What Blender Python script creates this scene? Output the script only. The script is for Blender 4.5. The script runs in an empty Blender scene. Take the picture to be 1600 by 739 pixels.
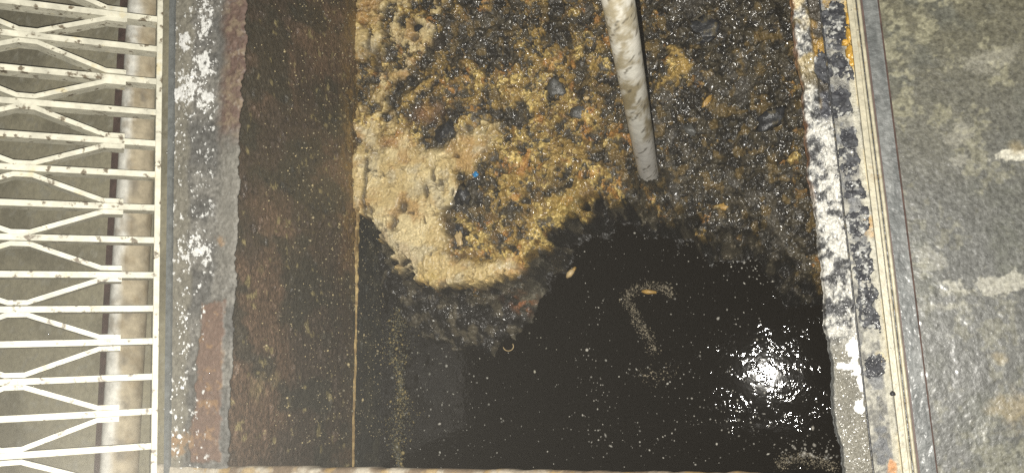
import bpy, math, random
import numpy as np
from mathutils import Vector, Matrix

random.seed(7)
rng = np.random.default_rng(11)
S = bpy.context.scene
C = S.collection

# ------------------------------------------------------------------ camera, light, sky, exposure
F = 1404.0                       # focal length in photo pixels (photo is 1600 x 739)
CAM_H = 1.4                      # metres above the rim of the tank
_n = np.array([403.0, 213.5, F]); _n /= np.linalg.norm(_n)
_y = np.array([-441.0, -8425.0, F]); _y -= _n * (_y @ _n); _y /= np.linalg.norm(_y)
_z = -_n
_x = np.cross(_y, _z)
R = np.array([_x, _y, _z])       # rows: world axes written in camera axes (right, down, forward)

cd = bpy.data.cameras.new('camera')
cam = bpy.data.objects.new('camera', cd); C.objects.link(cam)
cd.sensor_width = 36.0
cd.lens = 36.0 * F / 1600.0
cd.clip_start = 0.02
cd.clip_end = 200.0
M3 = Matrix(((R[0][0], -R[0][1], -R[0][2]), (R[1][0], -R[1][1], -R[1][2]), (R[2][0], -R[2][1], -R[2][2])))
cam.matrix_world = Matrix.Translation((0, 0, CAM_H)) @ M3.to_4x4()
S.camera = cam

ld = bpy.data.lights.new('camera_flash', 'POINT')      # the phone's flash, seen mirrored in the black water
ld.energy = 195.0
ld.color = (1.0, 0.965, 0.88)
ld.shadow_soft_size = 0.0014
fl = bpy.data.objects.new('camera_flash', ld); C.objects.link(fl)
fl.location = Vector((0, 0, CAM_H)) + Vector(R @ np.array([-0.010, 0.0068, 0.020]))

W = bpy.data.worlds.new('World'); S.world = W; W.use_nodes = True
wn = W.node_tree.nodes
bg = wn['Background']
sky = wn.new('ShaderNodeTexSky'); sky.sky_type = 'NISHITA'; sky.sun_disc = False
sky.sun_elevation = math.radians(4); sky.sun_rotation = math.radians(150)
W.node_tree.links.new(sky.outputs[0], bg.inputs[0])
bg.inputs[1].default_value = 0.007

S.view_settings.view_transform = 'Standard'
S.view_settings.look = 'None'
S.view_settings.exposure = 0.0
S.view_settings.gamma = 1.0
S.cycles.max_bounces = 5
S.cycles.diffuse_bounces = 3
S.cycles.volume_bounces = 0
S.cycles.use_denoising = False
S.cycles.sample_clamp_direct = 0.0
S.cycles.sample_clamp_indirect = 0.4

# ------------------------------------------------------------------ numeric helpers
def at(px, py, z):
    """point on the level plane z that the photo shows at pixel (px, py)"""
    d = R @ np.array([px - 800.0, py - 369.5, F])
    t = (z - CAM_H) / d[2]
    return np.array([0, 0, CAM_H]) + t * d

def at_many(pts, z):
    return np.array([at(a, b, z)[:2] for a, b in pts])

def _hash(i, j, s):
    h = (i.astype(np.int64) * 374761393 + j.astype(np.int64) * 668265263 + s * 2147483647) & 0xffffffff
    h = ((h ^ (h >> 13)) * 1274126177) & 0xffffffff
    h = h ^ (h >> 16)
    h = (h * 2246822519) & 0xffffffff
    return ((h ^ (h >> 15)) & 0xffffff) / float(0xffffff)

def vnoise(x, y, s=0):
    i = np.floor(x); j = np.floor(y); u = x - i; v = y - j
    i = i.astype(np.int64); j = j.astype(np.int64)
    u = u * u * u * (u * (u * 6 - 15) + 10); v = v * v * v * (v * (v * 6 - 15) + 10)
    a = _hash(i, j, s); b = _hash(i + 1, j, s); c = _hash(i, j + 1, s); d = _hash(i + 1, j + 1, s)
    return (a * (1 - u) + b * u) * (1 - v) + (c * (1 - u) + d * u) * v

def fbm(x, y, scale, octs=4, s=0, gain=0.5):
    """0..1 noise, feature size 'scale' metres"""
    t = 0; a = 1.0; n = 0; k = 1.0 / scale
    for o in range(octs):
        t = t + a * vnoise(x * k + 17.3 * o, y * k - 9.1 * o, s + o * 13); n += a
        a *= gain; k *= 2.03
    return t / n

def worley(x, y, size, s=0):
    """distance to nearest jittered point (in cells) and that point's random number"""
    gx = x / size; gy = y / size
    i = np.floor(gx).astype(np.int64); j = np.floor(gy).astype(np.int64)
    best = np.full(gx.shape, 9.0); rid = np.zeros(gx.shape)
    for di in (-1, 0, 1):
        for dj in (-1, 0, 1):
            a = i + di; b = j + dj
            d = np.hypot(a + _hash(a, b, s + 1) - gx, b + _hash(a, b, s + 2) - gy)
            m = d < best
            best = np.where(m, d, best); rid = np.where(m, _hash(a, b, s + 3), rid)
    return best, rid

def smooth(a, b, x):
    t = np.clip((x - a) / (b - a), 0, 1)
    return t * t * (3 - 2 * t)

def sdist(x, y, poly):
    """signed distance to a polygon, positive inside"""
    d = np.full(x.shape, 1e9); inside = np.zeros(x.shape, bool)
    n = len(poly)
    for k in range(n):
        x0, y0 = poly[k]; x1, y1 = poly[(k + 1) % n]
        ex, ey = x1 - x0, y1 - y0
        t = np.clip(((x - x0) * ex + (y - y0) * ey) / (ex * ex + ey * ey + 1e-12), 0, 1)
        d = np.minimum(d, np.hypot(x - x0 - t * ex, y - y0 - t * ey))
        c = ((y0 > y) != (y1 > y)) & (x < ex * (y - y0) / (ey + 1e-12) + x0)
        inside ^= c
    return np.where(inside, d, -d)

def mix(a, b, t):
    t = np.asarray(t)[..., None]
    return np.asarray(a) * (1 - t) + np.asarray(b) * t

# ------------------------------------------------------------------ object helpers
def tag(o, label=None, cat=None, group=None, kind=None):
    if label: o['label'] = label
    if cat: o['category'] = cat
    if group: o['group'] = group
    if kind: o['kind'] = kind
    return o

def empty(name, loc, label, cat, group=None):
    o = bpy.data.objects.new(name, None); C.objects.link(o); o.location = loc
    return tag(o, label, cat, group)

def link(name, me, mat, parent=None, loc=None):
    o = bpy.data.objects.new(name, me); C.objects.link(o)
    if mat: me.materials.append(mat)
    if parent:
        o.parent = parent
        o.matrix_parent_inverse = Matrix.Translation(-parent.location)
    if loc is not None: o.location = loc
    return o

def fast_mesh(name, V, Fq, col=None, smooth_=True, wet=None):
    me = bpy.data.meshes.new(name)
    V = np.ascontiguousarray(V, dtype=np.float32).reshape(-1, 3)
    Fq = np.ascontiguousarray(Fq, dtype=np.int32)
    k = Fq.shape[1]; n = Fq.shape[0]
    me.vertices.add(len(V)); me.vertices.foreach_set('co', V.ravel())
    me.loops.add(n * k); me.loops.foreach_set('vertex_index', Fq.ravel())
    me.polygons.add(n)
    me.polygons.foreach_set('loop_start', np.arange(0, n * k, k, dtype=np.int32))
    me.polygons.foreach_set('loop_total', np.full(n, k, dtype=np.int32))
    me.polygons.foreach_set('use_smooth', np.full(n, smooth_))
    if col is not None:
        at_ = me.attributes.new('tint', 'FLOAT_COLOR', 'POINT')
        c = np.ones((len(V), 4), dtype=np.float32); c[:, :3] = np.asarray(col, dtype=np.float32).reshape(-1, 3)
        if wet is not None: c[:, 3] = np.asarray(wet).ravel()
        at_.data.foreach_set('color', c.ravel())
    me.update(calc_edges=True)
    return me

def grid(name, P, col, mat, parent=None, flip=False, wet=None):
    n, m = P.shape[:2]
    idx = np.arange(n * m).reshape(n, m)
    q = np.stack([idx[:-1, :-1], idx[1:, :-1], idx[1:, 1:], idx[:-1, 1:]], -1).reshape(-1, 4)
    if flip: q = q[:, ::-1]
    return link(name, fast_mesh(name, P, q, col, True, wet), mat, parent)

class MB:
    def __init__(s): s.v = []; s.f = []
    def add(s, V, Fs):
        o = len(s.v); s.v += [tuple(map(float, p)) for p in V]
        s.f += [tuple(i + o for i in f) for f in Fs]; return s
    def box(s, c, half, ax=None, bev=0.0):
        ax = np.eye(3) if ax is None else np.asarray(ax)
        c = np.asarray(c, float); h = np.asarray(half, float)
        if bev <= 0:
            V = [c + ax.T @ (h * np.array([i, j, k])) for i in (-1, 1) for j in (-1, 1) for k in (-1, 1)]
            return s.add(V, [(0, 1, 3, 2), (4, 6, 7, 5), (0, 4, 5, 1), (2, 3, 7, 6), (0, 2, 6, 4), (1, 5, 7, 3)])
        # long bar bevelled along its first axis
        a, b = h[1], h[2]; e = bev
        ring = [(-a + e, -b), (a - e, -b), (a, -b + e), (a, b - e), (a - e, b), (-a + e, b), (-a, b - e), (-a, -b + e)]
        V = [c + ax.T @ np.array([sx * h[0], p, q]) for sx in (-1, 1) for p, q in ring]
        Fs = [(k, (k + 1) % 8, 8 + (k + 1) % 8, 8 + k) for k in range(8)]
        Fs += [tuple(range(7, -1, -1)), tuple(range(8, 16))]
        return s.add(V, Fs)
    def tube(s, pts, rad, n=16, cap=True):
        pts = [np.asarray(p, float) for p in pts]
        rad = [rad] * len(pts) if np.isscalar(rad) else rad
        V = []; up = np.array([0.31, 0.21, 0.93])
        for k, p in enumerate(pts):
            t = pts[min(k + 1, len(pts) - 1)] - pts[max(k - 1, 0)]; t = t / np.linalg.norm(t)
            a = np.cross(t, up); a /= np.linalg.norm(a); b = np.cross(t, a)
            V += [p + rad[k] * (math.cos(q) * a + math.sin(q) * b) for q in np.linspace(0, 2 * math.pi, n, endpoint=False)]
        Fs = [(k * n + i, k * n + (i + 1) % n, (k + 1) * n + (i + 1) % n, (k + 1) * n + i) for k in range(len(pts) - 1) for i in range(n)]
        if cap: Fs += [tuple(range(n - 1, -1, -1)), tuple(range((len(pts) - 1) * n, len(pts) * n))]
        return s.add(V, Fs)
    def build(s, name, mat, parent=None, sm=False):
        me = bpy.data.meshes.new(name); me.from_pydata(s.v, [], s.f)
        if sm: me.polygons.foreach_set('use_smooth', [True] * len(me.polygons))
        me.update()
        return link(name, me, mat, parent)

_ico = None
def ico(sub=2):
    global _ico
    import bmesh
    if _ico is None: _ico = {}
    if sub not in _ico:
        bm = bmesh.new(); bmesh.ops.create_icosphere(bm, subdivisions=sub, radius=1.0)
        V = np.array([v.co[:] for v in bm.verts]); Fs = np.array([[v.index for v in f.verts] for f in bm.faces])
        bm.free(); _ico[sub] = (V, Fs)
    return _ico[sub]

def lump(c, r, seed, sub=3, rough=0.35, rot=0.0):
    """an uneven rounded lump: vertices and faces"""
    V, Fs = ico(sub)
    V = V.copy(); q = np.random.default_rng(seed)
    for k in range(7):
        d = q.normal(size=3); d /= np.linalg.norm(d)
        V *= (1 + rough * 0.35 * np.sin(3.2 * (V @ d) * (1 + k * 0.6) + q.uniform(0, 6)) / (1 + 0.35 * k))[:, None]
    V = V * np.asarray(r)
    cs, sn = math.cos(rot), math.sin(rot)
    V = np.stack([V[:, 0] * cs - V[:, 1] * sn, V[:, 0] * sn + V[:, 1] * cs, V[:, 2]], -1)
    return V + np.asarray(c), Fs

def specks(name, P, Rr, flat, mat, parent=None, cols=None, sub=1):
    """many tiny uneven grains joined into one mesh (P: n x 3, Rr: n)"""
    V0, F0 = ico(sub); n = len(P); k = len(V0)
    q = np.random.default_rng(n + 3)
    sc = np.stack([q.uniform(.7, 1.3, n), q.uniform(.6, 1.1, n), np.full(n, 1.0) * flat], -1) * np.asarray(Rr)[:, None]
    V = V0[None] * (1 + q.normal(0, .14, (n, k, 1))) * sc[:, None, :]
    a = q.uniform(0, 6.28, n); cs, sn = np.cos(a)[:, None], np.sin(a)[:, None]
    V = np.stack([V[..., 0] * cs - V[..., 1] * sn, V[..., 0] * sn + V[..., 1] * cs, V[..., 2]], -1) + np.asarray(P)[:, None, :]
    Fs = (F0[None] + (np.arange(n) * k)[:, None, None]).reshape(-1, 3)
    col = None if cols is None else np.repeat(np.asarray(cols), k, axis=0)
    return link(name, fast_mesh(name, V.reshape(-1, 3), Fs, col), mat, parent)

# ------------------------------------------------------------------ materials
def mat(name, base=(.5, .5, .5), rough=.5, spec=.5, tint=False, n_scale=60, n_amt=.35, bump=.0, b_scale=200, b_dist=.002,
        coat=0.0, coat_r=.1, c_scale=70, c_dist=.006, spots=None, metal=0.0, rough_var=0.0, lift=None):
    m = bpy.data.materials.new(name); m.use_nodes = True
    nt = m.node_tree; N = nt.nodes; L = nt.links; b = N['Principled BSDF']
    b.inputs['Roughness'].default_value = rough
    b.inputs['Specular IOR Level'].default_value = spec
    b.inputs['Metallic'].default_value = metal
    b.inputs['Coat Weight'].default_value = coat
    b.inputs['Coat Roughness'].default_value = coat_r
    tc = N.new('ShaderNodeTexCoord')
    if tint:
        a = N.new('ShaderNodeAttribute'); a.attribute_name = 'tint'; col = a.outputs['Color']
    else:
        a = N.new('ShaderNodeRGB'); a.outputs[0].default_value = (*base, 1); col = a.outputs[0]
    def noise(scale, detail=6, rg=.6):
        t = N.new('ShaderNodeTexNoise'); t.inputs['Scale'].default_value = scale; t.inputs['Detail'].default_value = detail
        t.inputs['Roughness'].default_value = rg; L.new(tc.outputs['Object'], t.inputs['Vector']); return t
    if n_amt:
        t = noise(n_scale)
        r = N.new('ShaderNodeMapRange'); r.inputs['From Min'].default_value = .3; r.inputs['From Max'].default_value = .7
        r.inputs['To Min'].default_value = 1 - n_amt; r.inputs['To Max'].default_value = 1 + n_amt
        L.new(t.outputs['Fac'], r.inputs['Value'])
        mx = N.new('ShaderNodeMix'); mx.data_type = 'RGBA'; mx.blend_type = 'MULTIPLY'; mx.inputs['Factor'].default_value = 1
        L.new(col, mx.inputs['A']); L.new(r.outputs[0], mx.inputs['B']); col = mx.outputs['Result']
    for sp in (spots or []):          # (colour, scale, threshold, softness, detail)
        c, sc, th, so, de = sp
        t = noise(sc, de)
        r = N.new('ShaderNodeMapRange'); r.inputs['From Min'].default_value = th; r.inputs['From Max'].default_value = th + so
        L.new(t.outputs['Fac'], r.inputs['Value'])
        mx = N.new('ShaderNodeMix'); mx.data_type = 'RGBA'
        L.new(r.outputs[0], mx.inputs['Factor']); L.new(col, mx.inputs['A']); mx.inputs['B'].default_value = (*c, 1); col = mx.outputs['Result']
    L.new(col, b.inputs['Base Color'])
    if rough_var:
        t = noise(n_scale * 1.7, 4)
        r = N.new('ShaderNodeMapRange'); r.inputs['From Min'].default_value = .35; r.inputs['From Max'].default_value = .65
        r.inputs['To Min'].default_value = max(.02, rough - rough_var); r.inputs['To Max'].default_value = min(1, rough + rough_var)
        L.new(t.outputs['Fac'], r.inputs['Value']); L.new(r.outputs[0], b.inputs['Roughness'])
    if bump:
        t = noise(b_scale, 3, .6)
        bp = N.new('ShaderNodeBump'); bp.inputs['Strength'].default_value = bump; bp.inputs['Distance'].default_value = b_dist
        L.new(t.outputs['Fac'], bp.inputs['Height']); L.new(bp.outputs[0], b.inputs['Normal'])
        if coat:                      # a thin wet film with its own, larger ripples
            t2 = noise(c_scale, 1.5, .5)
            bc_ = N.new('ShaderNodeBump'); bc_.inputs['Distance'].default_value = c_dist
            L.new(t2.outputs['Fac'], bc_.inputs['Height']); L.new(bc_.outputs[0], b.inputs['Coat Normal'])
            if tint:
                L.new(a.outputs['Alpha'], bp.inputs['Strength'])
                mw = N.new('ShaderNodeMath'); mw.operation = 'MULTIPLY'; mw.inputs[1].default_value = coat
                L.new(a.outputs['Alpha'], mw.inputs[0]); L.new(mw.outputs[0], b.inputs['Coat Weight'])
    return m

M = {}
M['scum'] = mat('wet_grease_scum', tint=True, rough=.42, spec=.35, n_scale=200, n_amt=.32, bump=1.0, b_scale=140, b_dist=.007, rough_var=.1, coat=1.0, coat_r=.18, c_scale=62, c_dist=.0062)
M['wall'] = mat('grimy_tank_wall', tint=True, rough=.38, spec=.6, n_scale=120, n_amt=.5, bump=.9, b_scale=140, b_dist=.005, rough_var=.15, coat=.2, coat_r=.22, c_scale=80, c_dist=.0065)
M['kerb'] = mat('grimy_kerb', tint=True, rough=.7, spec=.35, n_scale=180, n_amt=.22, bump=.5, b_scale=300, b_dist=.0018)
M['lime'] = mat('lime_crust', tint=True, rough=.45, spec=.5, n_scale=260, n_amt=.35, bump=.8, b_scale=190, b_dist=.004, coat=.35, coat_r=.16, c_scale=90, c_dist=.008)
M['slab'] = mat('wet_concrete', tint=True, rough=.46, spec=.4, n_scale=190, n_amt=.4, bump=.7, b_scale=150, b_dist=.0009, rough_var=.12, coat=.6, coat_r=.22, c_scale=70, c_dist=.0015)
M['dry_slab'] = mat('dull_concrete', tint=True, rough=.85, spec=.2, n_scale=90, n_amt=.2, bump=.3, b_scale=200)
M['cream'] = mat('cream_paint', base=(.62, .60, .49), rough=.45, spec=.5, n_scale=40, n_amt=.24, bump=.3, b_scale=120,
                 spots=[((.58, .48, .24), 22, .60, .15, 4), ((.14, .11, .07), 60, .57, .07, 9)])
M['frame_cream'] = mat('stained_cream_paint', base=(.33, .305, .225), rough=.45, n_scale=90, n_amt=.3, bump=.3, b_scale=200,
                 spots=[((.20, .15, .08), 45, .58, .12, 8), ((.12, .11, .09), 120, .64, .06, 6)])
M['steel'] = mat('wet_grey_steel', base=(.15, .16, .16), rough=.35, spec=.6, n_scale=90, n_amt=.3, bump=.4, b_scale=350, b_dist=.0015, rough_var=.12)
M['margin'] = mat('wet_steel_margin', tint=True, rough=.5, spec=.4, n_scale=120, n_amt=.35, bump=.5, b_scale=200, b_dist=.0010, coat=.2, coat_r=.25, c_scale=120, c_dist=.0012)
M['residue'] = mat('pale_residue', tint=True, rough=.45, spec=.6, n_scale=150, n_amt=.35, bump=.8, b_scale=300, b_dist=.003)
M['gunk'] = mat('black_gunk', base=(.024, .025, .028), rough=.4, spec=.45, n_scale=90, n_amt=.6, bump=.7, b_scale=75, b_dist=.004, spots=[((.09, .075, .045), 60, .56, .1, 5)])
M['gunk_tint'] = mat('speckled_gunk', tint=True, rough=.65, spec=.25, n_scale=150, n_amt=.5, bump=.8, b_scale=120, b_dist=.003, coat=.12, coat_r=.16, c_scale=70, c_dist=.003)
M['amber'] = mat('amber_grease', base=(.36, .21, .035), rough=.3, spec=.6, n_scale=100, n_amt=.4, bump=.5, b_scale=200, b_dist=.003)
M['rust'] = mat('rusty_steel', base=(.20, .105, .065), rough=.7, n_scale=70, n_amt=.4, bump=.5, b_scale=200, spots=[((.36, .20, .08), 60, .64, .08, 5)])
M['white'] = mat('white_paint_fleck', base=(.78, .78, .76), rough=.6, n_scale=150, n_amt=.12)
M['fleck'] = mat('grease_fleck_and_glint', tint=True, rough=.4, spec=.6, n_amt=0)
M['maroon'] = mat('dark_maroon', base=(.060, .036, .030), rough=.6, n_amt=.5)
M['pvc'] = mat('dirty_white_pvc', tint=True, rough=.35, spec=.5, n_scale=60, n_amt=.15, bump=.15, b_scale=120,
               spots=[((.22, .17, .09), 85, .68, .06, 7)])
M['old_pipe'] = mat('stained_old_pipe', tint=True, rough=.8, spec=.2, n_scale=60, n_amt=.25, bump=.3, b_scale=120)
M['grey_lump'] = mat('grey_sludge', base=(.085, .085, .08), rough=.35, spec=.7, n_scale=90, n_amt=.4, bump=.7, b_scale=220, b_dist=.003)
M['orange'] = mat('ochre_grease', base=(.36, .22, .06), rough=.4, spec=.6, n_scale=90, n_amt=.3, bump=.6, b_scale=200, b_dist=.003, spots=[((.06, .045, .03), 150, .66, .05, 3)])
M['tan'] = mat('tan_grease', base=(.46, .34, .17), rough=.45, spec=.5, n_scale=90, n_amt=.25, bump=.5, b_scale=200, b_dist=.002)
M['blue'] = mat('blue_plastic', base=(.03, .22, .48), rough=.35, n_amt=.2)
M['foam'] = mat('grey_foam', base=(.23, .21, .18), rough=.3, spec=.6, n_amt=.2)

wm = bpy.data.materials.new('black_waste_water'); wm.use_nodes = True
nt = wm.node_tree; b = nt.nodes['Principled BSDF']
b.inputs['Base Color'].default_value = (.0055, .0042, .003, 1); b.inputs['Roughness'].default_value = .035; b.inputs['IOR'].default_value = 1.36
tc = nt.nodes.new('ShaderNodeTexCoord')
n1 = nt.nodes.new('ShaderNodeTexNoise'); n1.inputs['Scale'].default_value = 115; n1.inputs['Detail'].default_value = 2
n2 = nt.nodes.new('ShaderNodeTexNoise'); n2.inputs['Scale'].default_value = 9; n2.inputs['Detail'].default_value = 2
nt.links.new(tc.outputs['Object'], n1.inputs['Vector']); nt.links.new(tc.outputs['Object'], n2.inputs['Vector'])
mr = nt.nodes.new('ShaderNodeMapRange'); mr.inputs['From Min'].default_value = .40; mr.inputs['From Max'].default_value = .60; mr.inputs['To Min'].default_value = .40
nt.links.new(n2.outputs['Fac'], mr.inputs['Value'])
bp = nt.nodes.new('ShaderNodeBump'); bp.inputs['Distance'].default_value = .00098
nt.links.new(n1.outputs['Fac'], bp.inputs['Height']); 
n3 = nt.nodes.new('ShaderNodeTexNoise'); n3.inputs['Scale'].default_value = 48; n3.inputs['Detail'].default_value = 2
nt.links.new(tc.outputs['Object'], n3.inputs['Vector'])
m3 = nt.nodes.new('ShaderNodeMapRange'); m3.inputs['From Min'].default_value = .47; m3.inputs['From Max'].default_value = .60; m3.inputs['To Min'].default_value = .12
nt.links.new(n3.outputs['Fac'], m3.inputs['Value'])
mm = nt.nodes.new('ShaderNodeMath'); mm.operation = 'MULTIPLY'
nt.links.new(mr.outputs[0], mm.inputs[0]); nt.links.new(m3.outputs[0], mm.inputs[1]); nt.links.new(mm.outputs[0], bp.inputs['Strength'])
nt.links.new(bp.outputs[0], b.inputs['Normal'])
M['water'] = wm

# ------------------------------------------------------------------ levels and lines of the tank
Z_SCUM, Z_WATER = -0.51, -0.66
def wall_x(y): return -0.9245 + 0.0475 * y           # left wall is a touch out of square
def rim_y(x): return -0.1100 - 0.038 * (x + 0.9)     # near rim
X_LIP, X_RWALL, Y_FAR = 0.085, 0.15, 1.9

# ------------------------------------------------------------------ ground and floors
def plain_plate(name, x0, x1, y0, y1, z, mat_, col, nx=2, ny=2):
    X, Y = np.meshgrid(np.linspace(x0, x1, nx), np.linspace(y0, y1, ny), indexing='ij')
    P = np.stack([X, Y, np.full(X.shape, z)], -1)
    return grid(name, P, np.broadcast_to(np.asarray(col), P.shape).reshape(-1, 3), mat_)

tag(plain_plate('ground', -8, 8, -8, 8, -1.55, M['dry_slab'], (.05, .05, .045)), kind='structure')

# wet slab on the right of the frame
X, Y = np.meshgrid(np.linspace(.2122, .78, 440), np.linspace(-.42, 1.0, 900), indexing='ij')
h = .0022 * fbm(X, Y, .05, 4, 3) + .0004 * fbm(X, Y, .005, 2, 9) + .006 * (fbm(X, Y, .3, 2, 5) - .5)
olive = np.array([.086, .081, .056]); grey = np.array([.076, .077, .072]); pale = np.array([.20, .19, .13]); dark = np.array([.070, .072, .060])
far_ = smooth(.15, .55, Y + .15 * (fbm(X, Y, .2, 3, 21) - .5))
col = mix(grey, olive, far_)
col = mix(col, dark, .75 * smooth(.5, .72, fbm(X, Y, .07, 5, 31)))
col = mix(col, pale, .75 * smooth(.55, .66, .6 * fbm(X, Y, .045, 5, 41) + .4 * fbm(X, Y, .009, 3, 43)) * (.35 + .65 * far_))
col = col * (.55 + .9 * fbm(X, Y, .006, 3, 45))[..., None]
for (cx, cy, rx, ry, sd) in [(1578, 242, 22, 10, 1), (1560, 445, 50, 14, 2), (1505, 245, 12, 9, 3), (1470, 480, 40, 8, 4), (1500, 205, 25, 14, 5), (1555, 90, 30, 16, 6), (1450, 405, 25, 18, 7)]:
    p = at(cx, cy, 0); sx = rx / 1404 * 1.42; sy = ry / 1404 * 1.42
    d = np.hypot((X - p[0]) / sx, (Y - p[1]) / sy) + (fbm(X, Y, .018, 5, 50 + sd, .65) - .5) * 3.2
    col = mix(col, np.array([.50, .48, .40]), (.75 if sd < 2 else .38 if sd < 3 else .16) * smooth(1.15, .6, d))
for (cx, cy, r) in [(1580, 640, .03), (1590, 230, .015), (1560, 560, .012)]:
    p = at(cx, cy, 0); d = np.hypot(X - p[0], Y - p[1]) / r + (fbm(X, Y, .02, 4, 70) - .5) * 1.5
    col = mix(col, np.array([.24, .19, .10]), .45 * smooth(1.1, .3, d))
P = np.stack([X, Y, h - .006], -1)
slab = grid('floor', P, col.reshape(-1, 3), M['slab'], flip=False); tag(slab, kind='structure')
tag(plain_plate('floor', .78, 5, -4, 4, -.004, M['slab'], (.13, .13, .10)), kind='structure')

# floor of the recess under the propped grate
Z_LOW = -.17
X, Y = np.meshgrid(np.linspace(-2.6, -1.045, 260), np.linspace(-.9, 1.7, 420), indexing='ij')
h = .006 * fbm(X, Y, .12, 4, 3)
col = mix(np.array([.26, .24, .170]), np.array([.18, .166, .118]), smooth(.4, .65, fbm(X, Y, .12, 5, 8)))
col = mix(col, np.array([.26, .25, .20]), .7 * smooth(.66, .74, fbm(X, Y, .016, 3, 12)))
tag(grid('floor', np.stack([X, Y, Z_LOW + h], -1), col.reshape(-1, 3), M['dry_slab']), kind='structure')

# ------------------------------------------------------------------ water
tag(plain_plate('water', -.99, .16, -.37, Y_FAR, Z_WATER, M['water'], (0, 0, 0)), kind='structure')

# ------------------------------------------------------------------ tank walls
ys = np.linspace(-.37, Y_FAR, 760); zs = np.linspace(0, -1.0, 360)
Yg, Zg = np.meshgrid(ys, zs, indexing='ij')
bmp = .010 * (fbm(Yg, Zg, .09, 4, 2) - .5) + .0035 * fbm(Yg, Zg, .012, 3, 5) + .004 * smooth(.72, .8, fbm(Yg, Zg, .02, 3, 15))
Xg = wall_x(Yg) + bmp
g2 = (.5 + 1.0 * fbm(Yg, Zg, .007, 3, 98))[..., None]
c0 = np.array([.066, .050, .038]) * g2; c1 = np.array([.125, .082, .055]) * g2; c2 = np.array([.040, .040, .031]) * g2
col = mix(c0, c1, smooth(.42, .66, fbm(Yg, Zg, .16, 5, 21)))
col = mix(col, c2, .8 * smooth(.45, .62, fbm(Yg * 1.6, Zg * .8, .10, 5, 27)))
col = mix(col, np.array([.30, .25, .12]), .75 * smooth(.73, .79, fbm(Yg, Zg, .022, 4, 33)))
dl = Zg - Z_SCUM + .012 * (fbm(Yg, Zg, .06, 4, 44) - .5)
low = smooth(.015, -.02, dl)
col = mix(col, mix(np.array([.032, .033, .030]), np.array([.055, .052, .038]), smooth(.4, .7, fbm(Yg * 2, Zg, .05, 4, 46))), low)
brown = smooth(.12, .02, dl) * smooth(-.03, .0, dl) * smooth(.15, .5, Yg) * (.3 + smooth(.40, .6, fbm(Yg, Zg, .018, 4, 48)))
col = mix(col, np.array([.22, .14, .048]), .85 * np.clip(brown, 0, 1))
for (px_, py_, rr) in [(400, 605, .024), (425, 590, .018), (395, 420, .010), (620, 540, .02)]:
    d_ = R @ np.array([px_ - 800., py_ - 369.5, F]); t_ = -.925 / d_[0]; q_ = np.array([0, 0, CAM_H]) + t_ * d_
    dd = np.hypot(Yg - q_[1], (Zg - q_[2]) * .8) / rr + (fbm(Yg, Zg, .012, 4, 61) - .5) * 2
    col = mix(col, np.array([.22, .17, .095]), .7 * smooth(1.2, .3, dd))
lw = grid('tank_wall', np.stack([Xg, Yg, Zg], -1), col.reshape(-1, 3), M['wall'], flip=True)
tag(lw, 'dark brown grimy side wall of the tank below the white flecked kerb', 'wall')
# yellow tide line of grease along the wall
n = 900
yy = np.linspace(-.34, Y_FAR, n)
w = .0022 + .010 * smooth(.15, .5, yy) * fbm(yy, yy * 0, .05, 3, 3) * 2 + .006 * smooth(.35, .7, fbm(yy, yy * 0 + 3, .03, 3, 5)) * smooth(-.1, .4, yy)
w *= .15 + 1.7 * fbm(yy, yy * 0 + 5, .018, 5, 18, .65) ** 1.3
w *= smooth(.30, .42, fbm(yy, yy * 0 + 7, .05, 4, 28)) * .9 + .1
w *= np.where(yy < .2, smooth(.36, .5, fbm(yy, yy * 0 + 1, .09, 3, 8)) * .9 + .1, 1)
zc = Z_SCUM + .010 * (fbm(yy, yy * 0 + 9, .08, 4, 6) - .5)
a = np.linspace(-1, 1, 9)
th = .006 * fbm(yy[:, None] + 0 * a[None], a[None] * .02 + 0 * yy[:, None], .015, 3, 7) + .002
Zs = zc[:, None] + a[None] * w[:, None] * (1 + .5 * (fbm(yy[:, None] + 0 * a[None], a[None] + 0 * yy[:, None], .012, 2, 4) - .5))
Xs = wall_x(yy)[:, None] + .004 + np.sqrt(np.clip(1 - a ** 2, 0, 1))[None] * th
tl = mix(np.array([.20, .13, .050]), np.array([.50, .37, .16]), smooth(.38, .62, fbm(yy[:, None] + 0 * a[None], Zs, .014, 4, 77)) * (.35 + .65 * smooth(-.05, .4, yy))[:, None])
sl = grid('scum_line', np.stack([Xs, yy[:, None] + 0 * Xs, Zs], -1), tl.reshape(-1, 3), M['kerb'], lw, flip=True)
# blobs that cling to the wall; the pale ones double as painted wet glints
q = np.random.default_rng(5); nb = 2600
by = q.uniform(-.1, 1.15, nb); bz = -np.abs(q.beta(2.0, 1.3, nb)) * .70 - .01
bc = mix(np.array([.12, .11, .085]), np.array([.42, .34, .18]), q.uniform(0, 1, nb) ** 1.1)
fk = specks('grease_fleck_and_glint', np.stack([wall_x(by) + .009, by, bz], -1), q.uniform(.0006, .0020, nb) * (1 + (q.uniform(0, 1, nb) > .95)), .8, M['fleck'], lw, bc)
tag(fk, kind='stuff')

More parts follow.
